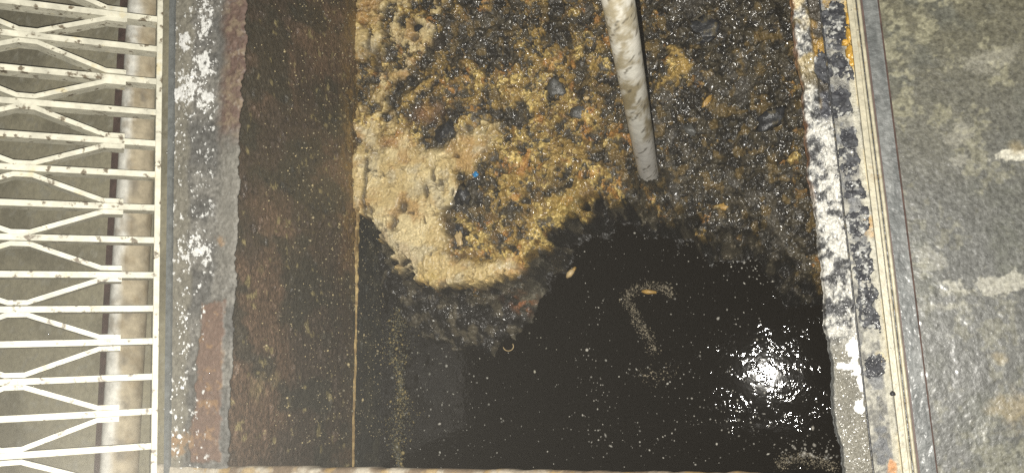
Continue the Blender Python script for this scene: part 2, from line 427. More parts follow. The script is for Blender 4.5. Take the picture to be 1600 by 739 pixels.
def side_wall(name, p0, p1, label, z0=-.03, z1=-1.0):
    t = np.linspace(0, 1, 160); zz = np.linspace(z0, z1, 70)
    T, Zz = np.meshgrid(t, zz, indexing='ij')
    Xw = p0[0] + (p1[0] - p0[0]) * T; Yw = p0[1] + (p1[1] - p0[1]) * T
    u = T * math.hypot(p1[0] - p0[0], p1[1] - p0[1])
    nx, ny = -(p1[1] - p0[1]), p1[0] - p0[0]; l = math.hypot(nx, ny)
    bb = .012 * (fbm(u, Zz, .08, 4, 3) - .5)
    cc = mix(np.array([.05, .042, .032]), np.array([.085, .058, .04]), fbm(u, Zz, .12, 4, 9))
    o = grid(name, np.stack([Xw + nx / l * bb, Yw + ny / l * bb, Zz], -1), cc.reshape(-1, 3), M['wall'], flip=True)
    return tag(o, label, 'wall')
side_wall('tank_wall', (X_RWALL, Y_FAR), (X_RWALL, -.36), 'dark side wall of the tank hidden under the lime crusted lip')
side_wall('tank_wall', (X_RWALL, -.36), (-.98, -.34), 'near end wall of the tank under the rusty rim')
side_wall('tank_wall', (-.98, Y_FAR - .02), (X_RWALL, Y_FAR - .02), 'far end wall of the tank beyond the scum crust')

# ------------------------------------------------------------------ left kerb
kerb = empty('concrete_kerb', (-.98, .3, 0), 'grey grimy kerb beside the cream grate with white paint flecks and rusty edge', 'kerb')
ys = np.linspace(-.135, Y_FAR, 900); us = np.linspace(0, 1, 110)
Yg, Ug = np.meshgrid(ys, us, indexing='ij')
xl = -1.028
edge = wall_x(ys) + .013 + .010 * (fbm(ys, ys * 0, .03, 4, 3) - .5) * (1 + smooth(.2, .5, ys)) + .007 * (fbm(ys, ys * 0, .007, 3, 8) - .5)
Xg = xl + (edge[:, None] - xl) * Ug
h = .004 * (fbm(Xg, Yg, .05, 4, 4) - .5) + .0022 * fbm(Xg, Yg, .008, 3, 6)
redge = smooth(.62, .80, Ug + .12 * (fbm(Xg, Yg, .03, 4, 12) - .5))
h = h + redge * smooth(.38, .45, Yg + .08 * (fbm(Xg, Yg, .05, 3, 55) - .5)) * .003 * fbm(Xg, Yg, .005, 3, 16)
h = h - .003 * smooth(.97, 1.0, Ug)
gn = fbm(Xg, Yg, .006, 3, 97)[..., None]
kb = np.array([.165, .158, .142]) * (.35 + 1.3 * gn); kd = np.array([.10, .098, .092]) * (.35 + 1.3 * gn); ks = np.array([.20, .186, .148]) * (.7 + .6 * gn)
col = mix(kb, kd, smooth(.42, .62, fbm(Xg, Yg, .07, 5, 23)))
col = mix(col, ks, .8 * smooth(.30, .18, Ug + .25 * (fbm(Xg, Yg, .05, 5, 29) - .5)))
topred = redge * smooth(.44, .52, Yg + .10 * (fbm(Xg, Yg, .05, 4, 55) - .5))
col = mix(col, mix(np.array([.115, .066, .050]), np.array([.20, .145, .095]), smooth(.45, .7, fbm(Xg, Yg, .012, 4, 60))), .85 * topred)
col = mix(col, np.array([.20, .19, .165]), .6 * redge * (1 - smooth(.44, .52, Yg)) * smooth(.2, .28, Yg))
# rust patch near the front end
rp = at_many([(316, 474), (352, 470), (350, 560), (345, 720), (296, 724), (306, 600), (312, 540)], 0)
sd = sdist(Xg, Yg, rp) + .016 * (fbm(Xg, Yg, .015, 5, 71) - .5)
rustc = mix(np.array([.150, .094, .070]), np.array([.25, .15, .080]), smooth(.56, .75, fbm(Xg, Yg, .014, 5, 73)))
col = mix(col, rustc, .9 * smooth(-.002, .004, sd)); h = h + .002 * smooth(-.002, .003, sd)
for (cx, cy, r) in [(345, 375, .014), (265, 700, .03), (285, 690, .025)]:
    p = at(cx, cy, 0); d = np.hypot(Xg - p[0], Yg - p[1]) / r + (fbm(Xg, Yg, .012, 4, 81) - .5) * 1.6
    col = mix(col, np.array([.30, .19, .10]), .75 * smooth(1.1, .3, d))
# white paint and lime splashes
wh = np.zeros(Xg.shape)
for (cx, cy, rx, ry) in [(322, 28, 14, 34), (300, 135, 22, 26), (320, 105, 10, 22), (325, 160, 14, 22), (305, 388, 26, 18), (282, 150, 10, 20), (295, 20, 8, 8), (290, 70, 12, 16), (268, 128, 5, 6), (318, 95, 12, 14)]:
    p = at(cx, cy, 0); k = 1.42 / F
    d = np.hypot((Xg - p[0]) / (rx * k * 1.6), (Yg - p[1]) / (ry * k * 1.4))
    wh = np.maximum(wh, smooth(1.25, .3, d))
wmask = smooth(.640, .675, .5 * fbm(Xg, Yg, .013, 4, 91, .65) + .5 * fbm(Xg, Yg, .0055, 3, 191, .65) + .20 * wh)
wmask = wmask * (1 - .9 * smooth(.56, .70, Ug + .1 * (fbm(Xg, Yg, .03, 3, 192) - .5)))
col = mix(col, np.array([.70, .70, .68]), wmask); h = h + .0012 * wmask
Pk = np.stack([Xg, Yg, h], -1)
# turn the inner edge down as a real broken arris
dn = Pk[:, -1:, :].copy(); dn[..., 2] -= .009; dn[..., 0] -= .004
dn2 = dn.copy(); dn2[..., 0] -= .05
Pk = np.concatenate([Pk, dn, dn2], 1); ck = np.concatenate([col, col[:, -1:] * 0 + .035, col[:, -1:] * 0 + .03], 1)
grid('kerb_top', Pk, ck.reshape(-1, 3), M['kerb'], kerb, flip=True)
# raised white flecks
q = np.random.default_rng(8); pts = []; rr = []
for (cx, cy, sx, sy, k, r) in [(315, 50, 12, 40, 50, 2.3), (300, 140, 20, 28, 60, 2.2), (320, 150, 10, 30, 30, 2.2), (305, 385, 20, 14, 50, 2.6), (290, 240, 20, 40, 14, 2.4), (290, 500, 10, 30, 34, 2.4),
                               (292, 540, 8, 30, 14, 3.0), (285, 600, 10, 40, 12, 3.4), (272, 640, 10, 30, 12, 4.0), (262, 575, 2, 2, 1, 6), (278, 690, 10, 16, 8, 5), (300, 300, 25, 60, 20, 1.6)]:
    for _ in range(k):
        a_, b_ = q.normal(cx, sx * .7), q.normal(cy, sy * .7)
        if 258 < a_ < 345:
            pts.append(at(a_, b_, 0) + np.array([0, 0, .0045])); rr.append(q.lognormal(0, .45) * r * .5 / F * 1.55)
tag(specks('paint_fleck', np.array(pts), rr, .3, M['white'], kerb), kind='stuff')
# body of the kerb and the steel angle that carries the grate
MB().box((-1.028 + .02, .85, -.110), (.032, 1.0, .100)).build('kerb_body', M['rust'], kerb)
MB().box((-1.0345, .85, -.004), (.005, 1.0, .010)).build('edge_strip', M['steel'], kerb)

# ------------------------------------------------------------------ near rim
ux = np.linspace(-1.06, .10, 420); vs = np.linspace(0, 1, 40)
Ux, Vv = np.meshgrid(ux, vs, indexing='ij')
ye = rim_y(ux) + .006 * (fbm(ux, ux * 0, .03, 4, 2) - .5)
Yr = ye[:, None] - Vv * .16
hr = .004 * (fbm(Ux, Yr, .02, 4, 5) - .5) + .003 - .006 * smooth(.03, .0, Vv)
cr = mix(np.array([.17, .125, .085]), np.array([.42, .38, .31]), smooth(.45, .65, fbm(Ux, Yr, .03, 5, 7)) * smooth(.2, -.9, Ux))
cr = mix(cr, np.array([.34, .23, .09]), smooth(.55, .7, fbm(Ux, Yr, .02, 4, 17)) * .7)
P = np.stack([Ux, Yr, hr], -1)
dn = P[:, :1, :].copy(); dn[..., 2] -= .05; dn[..., 1] -= .004
P = np.concatenate([dn, P], 1); cr = np.concatenate([cr[:, :1] * .7, cr], 1)
tag(grid('tank_rim', P, cr.reshape(-1, 3), M['kerb'], flip=True), 'narrow rusty tan rim across the near end of the tank', 'rim')

# ------------------------------------------------------------------ right lip, crusted with lime
ys = np.linspace(-.42, Y_FAR, 1100); us = np.linspace(0, 1, 60)
Yg, Ug = np.meshgrid(ys, us, indexing='ij')
ed = X_LIP + .012 * (fbm(ys, ys * 0, .06, 4, 3) - .5) + .005 * (fbm(ys, ys * 0, .010, 3, 5) - .5)
xr = np.full(ys.shape, .1268)
Xg = ed[:, None] + (xr[:, None] - ed[:, None]) * Ug
crust = smooth(.015, .065, Yg + .02 * (fbm(Xg, Yg, .03, 3, 9) - .5))
wf1, wid = worley(Xg, Yg, .011, 4); wf2, _ = worley(Xg, Yg, .005, 14)
h = crust * (.012 * np.abs(fbm(Xg, Yg, .022, 4, 66, .6) - .5) * 2 + .0015 * np.sqrt(np.clip(1 - wf2 ** 2, 0, 1)) + .008 * (fbm(Xg, Yg, .04, 3, 6) - .5)) + (1 - crust) * .002 * fbm(Xg, Yg, .02, 4, 8)
h = h - .010 * smooth(.10, .0, Ug)
white = np.array([.44, .43, .395]); dk = np.array([.040, .041, .044]); gy = np.array([.17, .17, .165])
f = .5 * fbm(Xg, Yg, .030, 5, 20, .62) + .5 * fbm(Xg + .006 * fbm(Xg, Yg, .01, 3, 121), Yg + .006 * fbm(Xg, Yg, .01, 3, 122), .008, 4, 120, .62) - .02 + .05 * smooth(.5, .3, np.abs(Yg - .2) * 2)
col = mix(dk, gy, smooth(.42, .50, f)); col = mix(col, white, smooth(.50, .56, f))
yel = np.array([.46, .35, .14])
col = mix(col, yel, .6 * smooth(.40, .50, Yg) * smooth(.42, .55, fbm(Xg, Yg, .05, 4, 24)))
smoothc = mix(np.array([.10, .094, .077]), np.array([.165, .155, .124]), fbm(Xg, Yg, .03, 4, 26))
smoothc = mix(smoothc, np.array([.12, .125, .125]), smooth(.16, .02, Ug))
col = mix(smoothc, col, crust)
# brown stained inner edge and the dark groove on the far stretch
col = mix(col, np.array([.15, .065, .025]), .85 * smooth(.14, .0, Ug + .22 * (fbm(Xg, Yg, .03, 4, 28) - .5)) * smooth(.22, .3, Yg))
gr = smooth(.55, .68, Ug + .12 * (fbm(Xg, Yg, .04, 3, 32) - .5)) * smooth(.36, .44, Yg)
col = mix(col, mix(np.array([.045, .038, .028]), np.array([.25, .15, .03]), smooth(.55, .7, fbm(Xg, Yg, .04, 4, 36))), gr); h = h - .007 * gr
dkb = smooth(.6, .3, np.hypot((Xg - .120) / .02, (Yg - .40) / .05) + .6 * (fbm(Xg, Yg, .02, 4, 38) - .5))
col = mix(col, np.array([.05, .052, .062]), dkb)
# loose white paint patches on the bare stretch
for (cx, cy, rx, ry) in [(1333, 548, 9, 20), (1338, 575, 6, 10), (1318, 572, 4, 4), (1328, 573, 5, 4), (1345, 600, 5, 14), (1343, 635, 7, 9), (1312, 572, 5, 4)]:
    p = at(cx, cy, 0); k = 1.42 / F
    d = np.hypot((Xg - p[0]) / (rx * k), (Yg - p[1]) / (ry * k)) + (fbm(Xg, Yg, .008, 4, 40, .6) - .5) * 1.8
    m_ = smooth(1.05, .9, d); col = mix(col, np.array([.82, .82, .80]), m_); h = h + .0015 * m_
P = np.stack([Xg, Yg, h - .001], -1)
dn = P[:, :1, :].copy(); dn[..., 2] -= .05; dn[..., 0] += .004
dn2 = dn.copy(); dn2[..., 2] -= .03; dn2[..., 0] = X_RWALL + .01
cdn = mix(col[:, :1] * .5, np.array([.11, .05, .02]), np.full((len(ys), 1), .6))
P = np.concatenate([dn2, dn, P], 1); col = np.concatenate([cdn, cdn, col], 1)
tag(grid('concrete_lip', P, col.reshape(-1, 3), M['lime']), 'rough lip of the tank crusted with white lime beside the black water', 'ledge')

# ------------------------------------------------------------------ steel cover frame on the right
fr = empty('steel_frame', (.17, .3, 0), 'stained steel cover frame with cream ribs and black gunk between lip and slab', 'frame')
def along(y): return .1285 + 0 * np.asarray(y, float)      # left side of the channel
y0, y1 = -.42, Y_FAR
ys = np.linspace(y0, y1, 200)
b_ = MB(); b_.tube([(float(along(v)) - .001, v, .0035) for v in ys[::4]], .0015, 8); b_.build('flange_edge', M['gunk'], fr, True)
# channel bed with pale residue
ys = np.linspace(y0, y1, 1000); us = np.linspace(0, 1, 44)
Yg, Ug = np.meshgrid(ys, us, indexing='ij')
xa = along(ys) + .001; xb = np.full(ys.shape, .1662)
Xg = xa[:, None] + (xb - xa)[:, None] * Ug
h = -.004 + .003 * fbm(Xg, Yg, .02, 4, 5) + .0015 * fbm(Xg, Yg, .006, 2, 7)
res = mix(np.array([.11, .107, .097]), np.array([.28, .27, .23]), smooth(.4, .6, .5 * fbm(Xg, Yg, .03, 5, 9) + .5 * fbm(Xg, Yg, .007, 3, 19)))
res = mix(res, np.array([.09, .095, .105]), .8 * smooth(.52, .62, fbm(Xg, Yg, .018, 5, 13)) * smooth(.85, .6, Ug))
res = mix(res, np.array([.50, .41, .22]), .6 * smooth(.70, .95, Ug) * smooth(.40, .6, fbm(Xg, Yg, .06, 3, 15)))
res = mix(res, np.array([.33, .315, .255]), .8 * smooth(.62, .8, Ug) * smooth(.45, .25, np.abs(Ug - .85) * 3))
for (cx, cy, rx, ry, cc_) in [(1296, 8, 10, 10, (.34, .22, .06)), (1358, 350, 8, 14, (.34, .20, .06)), (1394, 730, 5, 9, (.42, .19, .06)), (1327, 40, 10, 60, (.40, .27, .07)), (1355, 345, 7, 10, (.3, .2, .08)), (1376, 560, 10, 8, (.4, .34, .2))]:
    p = at(cx, cy, 0); k = 1.42 / F
    res = mix(res, np.array(cc_), .8 * smooth(1.2, .4, np.hypot((Xg - p[0]) / (rx * k), (Yg - p[1]) / (ry * k)) + 2.2 * (fbm(Xg, Yg, .012, 4, 140) - .5)))
grid('channel_bed', np.stack([Xg, Yg, h], -1), res.reshape(-1, 3), M['residue'], fr)
# cream upstand with two ribs
MB().box((.1698, (y0 + y1) / 2, .0005), (.0038, (y1 - y0) / 2, .0105)).build('cream_upstand', M['frame_cream'], fr)
for x_, r_, m_ in ((.1766, .0024, 'frame_cream'), (.1830, .0028, 'frame_cream')):
    MB().tube([(x_ + .0006 * math.sin(v * 9), v, .007) for v in np.linspace(y0, y1, 60)], r_, 8).build('rib', M[m_], fr, True)
MB().box((.1797, (y0 + y1) / 2, -.003), (.0055, (y1 - y0) / 2, .0075)).build('rib_bed', M['gunk'], fr)
MB().box((.1873, (y0 + y1) / 2, -.004), (.0016, (y1 - y0) / 2, .0055)).build('rust_seam', M['maroon'], fr)
# flat steel margin with its seam
ys = np.linspace(y0, y1, 900); us = np.linspace(0, 1, 50)
Yg, Ug = np.meshgrid(ys, us, indexing='ij')
xs = np.full(ys.shape, .2098)
Xg = .1892 + (xs[:, None] - .1892) * Ug
h = .0012 * fbm(Xg, Yg, .03, 4, 3) + .0008 * fbm(Xg, Yg, .006, 2, 5) + .001
cs_ = mix(np.array([.075, .080, .080]), np.array([.115, .12, .118]), smooth(.4, .65, fbm(Xg * 2, Yg * .5, .03, 5, 9)))
grid('steel_margin', np.stack([Xg, Yg, h], -1), cs_.reshape(-1, 3), M['margin'], fr)
MB().tube([(.2110 + .0004 * math.sin(v * 5), v, -.0012) for v in np.linspace(y0, y1, 80)], .0016, 6).build('seam', M['maroon'], fr)
# black gunk at even spacing along the channel
q = np.random.default_rng(21)
gspots = [(1318, 28), (1322, 48), (1306, 98), (1322, 105), (1318, 162), (1327, 216), (1330, 250), (1333, 296), (1340, 345), (1344, 392), (1350, 425), (1352, 458), (1358, 498), (1364, 575)]
for k, (a_, b2) in enumerate(gspots):
    p = at(a_, b2, 0); p[0] = (.1455 if a_ > 1310 else .122) + q.normal(0, .002)
    gx, gy_ = np.meshgrid(np.linspace(-.0180, .0180, 44), np.linspace(-.030, .030, 66), indexing='ij')
    wxx, wyy = p[0] + gx, p[1] + gy_
    rx_, ry_ = .0165 * q.uniform(.8, 1.2), .0215 * q.uniform(.7, 1.25)
    rho = ((np.abs(gx) / rx_) ** 3 + (np.abs(gy_) / ry_) ** 3) ** (1 / 3) + 1.5 * (fbm(wxx, wyy, .018, 5, 300 + k, .68) - .5)
    hh = -.0085 + .0062 * smooth(1.1, .85, rho) + .003 * fbm(wxx, wyy, .006, 3, 310 + k) * smooth(1.1, .8, rho)
    gc = mix(np.array([.018, .019, .024]), np.array([.045, .047, .053]), smooth(.4, .6, fbm(wxx, wyy, .009, 3, 320)))
    gc = mix(gc, np.array([.34, .34, .32]), smooth(.60, .72, fbm(wxx, wyy, .010, 5, 330, .65)) * .8)
    o = grid('black_deposit', np.stack([wxx, wyy, hh], -1), gc.reshape(-1, 3), M['gunk_tint'], fr)
# amber grease by the far end, rust spot
for k, (a_, b2, rx, ry) in enumerate([(1325, 30, .004, .010), (1327, 56, .005, .012), (1329, 84, .0065, .012), (1321, 68, .005, .005), (1331, 98, .004, .007)]):
    p = at(a_, b2, 0)
    V, Fs = lump((p[0], p[1], .0015), (rx, ry, .004), 200 + k, 3, .4)
    link('grease_smear', fast_mesh('grease_smear', V, Fs), M['amber'], fr)
p = at(1394, 614, 0)
V, Fs = lump((p[0] - .001, p[1], .012), (.004, .004, .004), 231, 2, .4)
tag(link('black_pebble', fast_mesh('black_pebble', V, Fs), M['gunk']), 'single black pebble stuck on the cream rib of the frame', 'pebble')
# base below the frame so nothing floats
MB().box((.216, .74, -.062), (.085, 1.17, .05)).build('frame_bed', M['steel'], fr)

# ------------------------------------------------------------------ scum crust
sx = np.linspace(-.965, .155, 640); sy = np.linspace(.03, 1.45, 780)
X, Y = np.meshgrid(sx, sy, indexing='ij')
outline = [(540, -260), (540, 330), (574, 345), (590, 375), (600, 396), (622, 418), (650, 440), (700, 462), (745, 462), (800, 440), (828, 405), (848, 372), (900, 342), (950, 308), (985, 316), (1030, 340), (1080, 350),
           (1110, 372), (1150, 372), (1180, 352), (1200, 395), (1240, 432), (1290, 445), (1340, 400), (1340, -260)]
ol = at_many(outline, Z_SCUM)
wx = .045 * (fbm(X, Y, .055, 5, 1, .58) - .5); wy = .045 * (fbm(X, Y, .055, 5, 2, .58) - .5)
sd = sdist(X + wx, Y + wy, ol)
slump = at_many([(590, 395), (585, 430), (610, 480), (660, 525), (730, 552), (775, 556), (815, 520), (845, 480), (852, 420), (860, 370), (760, 400), (650, 390)], Z_WATER)
sl_ = sdist(X + wx, Y + wy, slump)
# pixel-scale wishes: where the skin is tan and smooth, where it is yellow and lumpy, where black
def blob(cx, cy, rx, ry, k=1.0):
    p = at(cx, cy, Z_SCUM); s = 1.98 / F
    return k * np.exp(-(((X + wx * .8 - p[0]) / (rx * s)) ** 2 + ((Y + wy * .8 - p[1]) / (ry * s)) ** 2))
def poly(pts, soft=.012):
    return smooth(-soft, soft, sdist(X + .7 * wx, Y + .7 * wy, at_many(pts, Z_SCUM)))
tan = poly([(560, -40), (598, -40), (603, 40), (600, 110), (606, 165), (640, 212), (668, 246), (700, 226), (742, 196), (790, 190), (772, 222), (742, 250), (736, 268), (700, 272), (716, 296), (700, 318), (690, 345), (703, 372), (694, 398), (740, 416), (796, 404), (812, 424), (760, 446), (660, 446), (615, 412), (598, 396), (588, 370), (556, 345)])
tan = tan * np.clip(1 - smooth(.50, .62, Y) * smooth(.38, .60, .6 * fbm(X, Y, .05, 4, 160) + .4 * fbm(X, Y, .016, 4, 161)) * 1.1, 0, 1)
tan = np.maximum(tan, .9 * smooth(.50, .58, .6 * fbm(X, Y, .06, 4, 162) + .4 * fbm(X, Y, .014, 4, 163)) * poly([(600, -40), (720, -40), (690, 30), (672, 75), (640, 120), (612, 130), (606, 60)]))
ylw = .485 + .10 * (fbm(X, Y, .11, 3, 164) - .5) * 2
for args in [(760, 60, 90, 60, -.30), (880, 40, 60, 50, -.22), (620, 160, 34, 20, -.40), (688, 205, 26, 24, -.75), (650, 140, 30, 40, -.35), (725, 300, 22, 30, -.70), (715, 375, 12, 18, -.6), (700, 330, 14, 14, -.5),
             (1140, 120, 130, 260, -.46), (1200, 330, 90, 90, -.5), (1080, 30, 90, 60, -.3), (1040, 250, 60, 80, -.12), (950, 120, 26, 50, -.10), (915, 118, 14, 28, -.55), (790, 188, 36, 14, -.45), (800, 330, 40, 22, -.12),
             (830, 230, 80, 50, .22), (900, 320, 60, 30, .22), (780, 350, 50, 30, .15), (850, 100, 60, 40, .12), (930, 30, 24, 40, .16), (800, 130, 30, 30, .10), (960, 210, 30, 60, .05), (700, 100, 30, 30, .1), (870, 180, 30, 30, .15), (1060, 95, 26, 30, .25), (1232, 245, 16, 22, .45), (1245, 300, 10, 40, .45), (1130, 320, 10, 10, .4), (680, 0, 40, 30, -.1)]:
    ylw = ylw + blob(*args)
n1_ = fbm(X + .5 * wx, Y + .5 * wy, .035, 5, 70, .62); n2_ = fbm(X, Y, .012, 4, 80, .6)
n4_ = fbm(X, Y, .0062, 3, 85, .6)
dk_ = smooth(.42, .58, 1.0 - ylw + 1.2 * (n1_ - .5) + .75 * (n2_ - .5) + .6 * (n4_ - .5))
dk_ = dk_ * (1 - .93 * tan)
# black holes and cracks in the tan skin
hole = smooth(.74, .78, fbm(X, Y, .014, 5, 90)) * tan
hole = np.maximum(hole, .6 * smooth(.70, .74, fbm(X, Y, .006, 3, 92)) * tan)
hole = np.maximum(hole, .75 * smooth(.016, .004, np.abs(fbm(X + 1.5 * wx, Y + 1.5 * wy, .085, 3, 93) - .53)) * smooth(.52, .66, fbm(X, Y, .05, 3, 94)) * tan)
for (cx, cy, rx, ry) in [(630, 322, 9, 11), (582, 330, 4, 6), (620, 352, 3, 12), (655, 40, 10, 8), (648, 58, 6, 6), (592, 95, 8, 18), (710, 360, 10, 22), (680, 270, 3, 10), (715, 244, 3, 4), (665, 300, 3, 14), (688, 70, 12, 10), (600, 375, 3, 16)]:
    hole = np.maximum(hole, np.clip(1.5 * blob(cx, cy, rx, ry) * (.6 + n2_), 0, 1))
# heights
w1, r1 = worley(X + .4 * wx, Y + .4 * wy, .048, 1); w2, r2 = worley(X + .3 * wx, Y, .021, 2); w3, r3 = worley(X, Y, .0095, 3)
dome = lambda w, c=.85: np.sqrt(np.clip(1 - (w / c) ** 2, 0, 1))
bil = lambda sc, sd_: 1 - 2 * np.abs(fbm(X + .6 * wx, Y + .6 * wy, sc, 3, sd_, .55) - .5)
lumps = .006 * (n4_ - .5) + .022 * (bil(.075, 140) - .7) + .016 * (bil(.032, 141) - .7) + .008 * bil(.014, 142) + .006 * dome(w2) * r2 + .004 * dome(w3) * r3 + .045 * (fbm(X, Y, .16, 4, 40) - .5) + .018 * (fbm(X, Y, .03, 4, 44) - .5)
fold = np.abs(fbm(X + wx, Y * .6 + wy, .055, 3, 46) - .5)
skin = .007 * (fbm(X, Y, .12, 3, 41) - .5) + .006 * smooth(.05, 0, fold) + .0016 * fbm(X, Y, .012, 3, 43) + .014
H = Z_SCUM + mix(lumps[..., None] * 0 + lumps[..., None], skin[..., None], tan)[..., 0] - .015 * hole
H = H - .010 * dk_ * (1 - tan)
# crust breaks off into the water
n3_ = fbm(X, Y, .03, 4, 48)
drop = smooth(.022, -.034, sd + .06 * (n3_ - .5) + .035 * (n2_ - .5))
Hs = Z_WATER + .012 + .05 * smooth(-.02, .09, sl_) + .018 * dome(w2) * r2 + .012 * dome(w1) * r1 + .006 * dome(w3) * r3 - .02
Hs = np.where(sl_ > -.05, Hs - .07 * smooth(.015, -.035, sl_ + .015 * (n3_ - .5)), Z_WATER - .08)
tail = Z_WATER - .07 + .085 * smooth(-.055, -.005, sd + .05 * (n3_ - .5)) + .010 * dome(w2) * r2
H = H * (1 - drop) + np.maximum(Hs, tail) * drop
# wall contact: pile against the left wall
H = H + .012 * smooth(.03, 0, X - wall_x(Y) - .008) * (1 - drop)
H = H - .02 * smooth(.05, 0, sd) * (1 - drop) * (n3_ - .2)
H = H + .075 * blob(1016, 284, 24, 15) * (.6 + .8 * n2_)
# colours
ctan = mix(np.array([.50, .385, .185]), np.array([.62, .51, .285]), smooth(.4, .65, fbm(X, Y, .05, 4, 50)))
ctan = ctan * (.80 + .4 * n4_[..., None])
ctan = mix(ctan, np.array([.38, .23, .085]), .75 * smooth(.50, .68, fbm(X, Y, .06, 4, 52)))
ctan = mix(ctan, np.array([.44, .39, .27]), .6 * smooth(.55, .7, fbm(X, Y, .045, 4, 53)))
cy1 = np.array([.28, .185, .055]); cy2 = np.array([.64, .48, .17]); cy3 = np.array([.15, .095, .036]); cor = np.array([.40, .18, .045])
cyel = mix(cy3, cy1, smooth(.38, .5, .6 * fbm(X, Y, .02, 4, 54) + .4 * n4_)); cyel = mix(cyel, cy2, smooth(.48, .62, .6 * n2_ + .4 * n4_ + .25 * (r2 - .5)))
cyel = mix(cyel, cor, .6 * smooth(.62, .74, fbm(X, Y, .03, 4, 56)))
cblk = mix(np.array([.017, .015, .012]), np.array([.066, .055, .035]), smooth(.40, .62, .5 * fbm(X, Y, .018, 4, 58) + .5 * n4_))
cblk = mix(cblk, np.array([.11, .10, .085]), .5 * smooth(.62, .74, fbm(X, Y, .04, 4, 59)))
cblk = mix(cblk, np.array([.16, .11, .04]), .7 * smooth(.60, .70, fbm(X, Y, .022, 4, 57)))
col = mix(cyel, cblk, dk_); col = mix(col, ctan, tan); col = mix(col, np.array([.05, .04, .03]), .85 * hole)
gap = smooth(.006, .002, np.abs(X - wall_x(Y) - .030 - .010 * (fbm(Y, X * 0, .05, 4, 170) - .5))) * smooth(.35, .5, fbm(Y, X * 0, .04, 3, 171))
col = mix(col, np.array([.05, .04, .025]), .8 * gap * (1 - drop)); H = H - .006 * gap * (1 - drop)
brn = blob(615, 222, 16, 9, .9) + blob(640, 130, 12, 40, .5) * tan + blob(668, 180, 22, 14, .7)
col = mix(col, np.array([.33, .175, .075]), np.clip(brn, 0, .8))
yel2 = blob(675, 432, 20, 9, .6) * smooth(.42, .6, n2_) + blob(880, 325, 30, 16, .5)
col = mix(col, np.array([.46, .33, .08]), np.clip(yel2, 0, .8))
wet = mix(np.array([.018, .016, .014]), np.array([.105, .09, .062]), smooth(.5, .7, fbm(X, Y, .022, 4, 62)) )
gtone = mix(np.array([.05, .047, .04]), np.array([.17, .155, .115]), smooth(.45, .68, fbm(X, Y, .025, 4, 64)))
wet = mix(wet, gtone, blob(830, 470, 34, 60, 1.0).clip(0, 1) + .0)
wet = mix(wet, np.array([.24, .10, .04]), blob(795, 470, 16, 12, 1.5).clip(0, 1) * smooth(.45, .62, n2_))
col = mix(col, wet, smooth(.22, .40, drop + .3 * (n2_ - .5)))
och = np.maximum(poly([(1038, 76), (1058, 74), (1064, 84), (1072, 92), (1086, 102), (1080, 110), (1066, 114), (1056, 124), (1042, 132), (1030, 150), (1024, 148), (1034, 128), (1052, 112), (1060, 102), (1050, 92)], .006), 0)
och = np.maximum(och, poly([(676, 118), (682, 122), (640, 168), (622, 176), (626, 164)], .006)); och = np.maximum(och, .9 * poly([(862, 228), (872, 226), (876, 252), (868, 276), (860, 274), (864, 250)], .006))
och = och * smooth(.36, .46, .5 * n2_ + .5 * n4_)
col = mix(col, mix(np.array([.30, .19, .055]), np.array([.50, .35, .11]), n4_), .92 * och); H = H + .006 * och
wetness = np.clip((1 - .9 * tan * (1 - drop))  , .1, 1) * (.55 + .45 * smooth(.35, .6, fbm(X, Y, .05, 3, 150)))
keep = H > Z_WATER - .05
crust = grid('scum_crust', np.stack([X, Y, H], -1), col.reshape(-1, 3), M['scum'], wet=wetness)
tag(crust, 'thick crust of tan and yellow brown grease floating on the black water', 'scum')

def crust_z(px, py):
    p = at(px, py, Z_SCUM + .01)
    i = int(np.clip(round((p[0] - sx[0]) / (sx[1] - sx[0])), 0, len(sx) - 1)); j = int(np.clip(round((p[1] - sy[0]) / (sy[1] - sy[0])), 0, len(sy) - 1))
    return np.array([p[0], p[1], H[i, j]])

# lumps one can tell apart on the crust
def clod(name, px_, py_, rx, ry, rz, m_, label, cat, group=None, rot=0., seed=1, rough=.5):
    p = crust_z(px_, py_); s = 1.93 / F
    V, Fs = lump((0, 0, 0), (rx * s, ry * s, rz * s), seed, 3, rough, rot)
    o = link(name, fast_mesh(name, V, Fs), m_, None, Vector((p[0], p[1], p[2] + rz * s * .1)))
    return tag(o, label, cat, group)
clod('sludge_lump', 868, 135, 12, 16, 6, M['grey_lump'], 'smooth grey sludge lump ringed with ochre grease left of the pipe', 'lump', 'grey sludge lumps', .4, 3)
clod('sludge_lump', 905, 174, 15, 9, 7, M['grey_lump'], 'rounded grey sludge lump just below the small tan pebble', 'lump', 'grey sludge lumps', .1, 4)
clod('sludge_lump', 1078, 202, 8, 11, 7, M['grey_lump'], 'upright oval grey sludge lump right of the pipe', 'lump', 'grey sludge lumps', .2, 5)
clod('sludge_lump', 1098, 44, 26, 20, 4, M['gunk'], 'large black sludge lump at the far right of the crust', 'lump', 'black sludge lumps', .2, 6)
clod('sludge_lump', 1205, 188, 20, 14, 4, M['gunk'], 'black sludge lump close to the lime crusted lip', 'lump', 'black sludge lumps', .5, 7)
clod('sludge_lump', 694, 205, 13, 20, 8, M['gunk'], 'black sludge lump sunk in the edge of the tan skin', 'lump', 'black sludge lumps', -.6, 8, .7)
clod('sludge_lump', 722, 305, 14, 16, 7, M['gunk'], 'black sludge lump below the blue plastic scrap', 'lump', 'black sludge lumps', .5, 9, .7)
clod('sludge_lump', 712, 352, 8, 15, 6, M['gunk'], 'narrow black lump in the crack at the front of the tan skin', 'lump', 'black sludge lumps', .2, 19, .7)
clod('sludge_lump', 655, 43, 10, 7, 6, M['gunk'], 'small shiny black lump on the far tan grease', 'lump', 'black sludge lumps', .2, 10)
clod('grease_pebble', 914, 153, 7, 4, 4, M['tan'], 'small smooth tan grease pebble above a grey lump', 'pebble', None, .1, 11, .2)
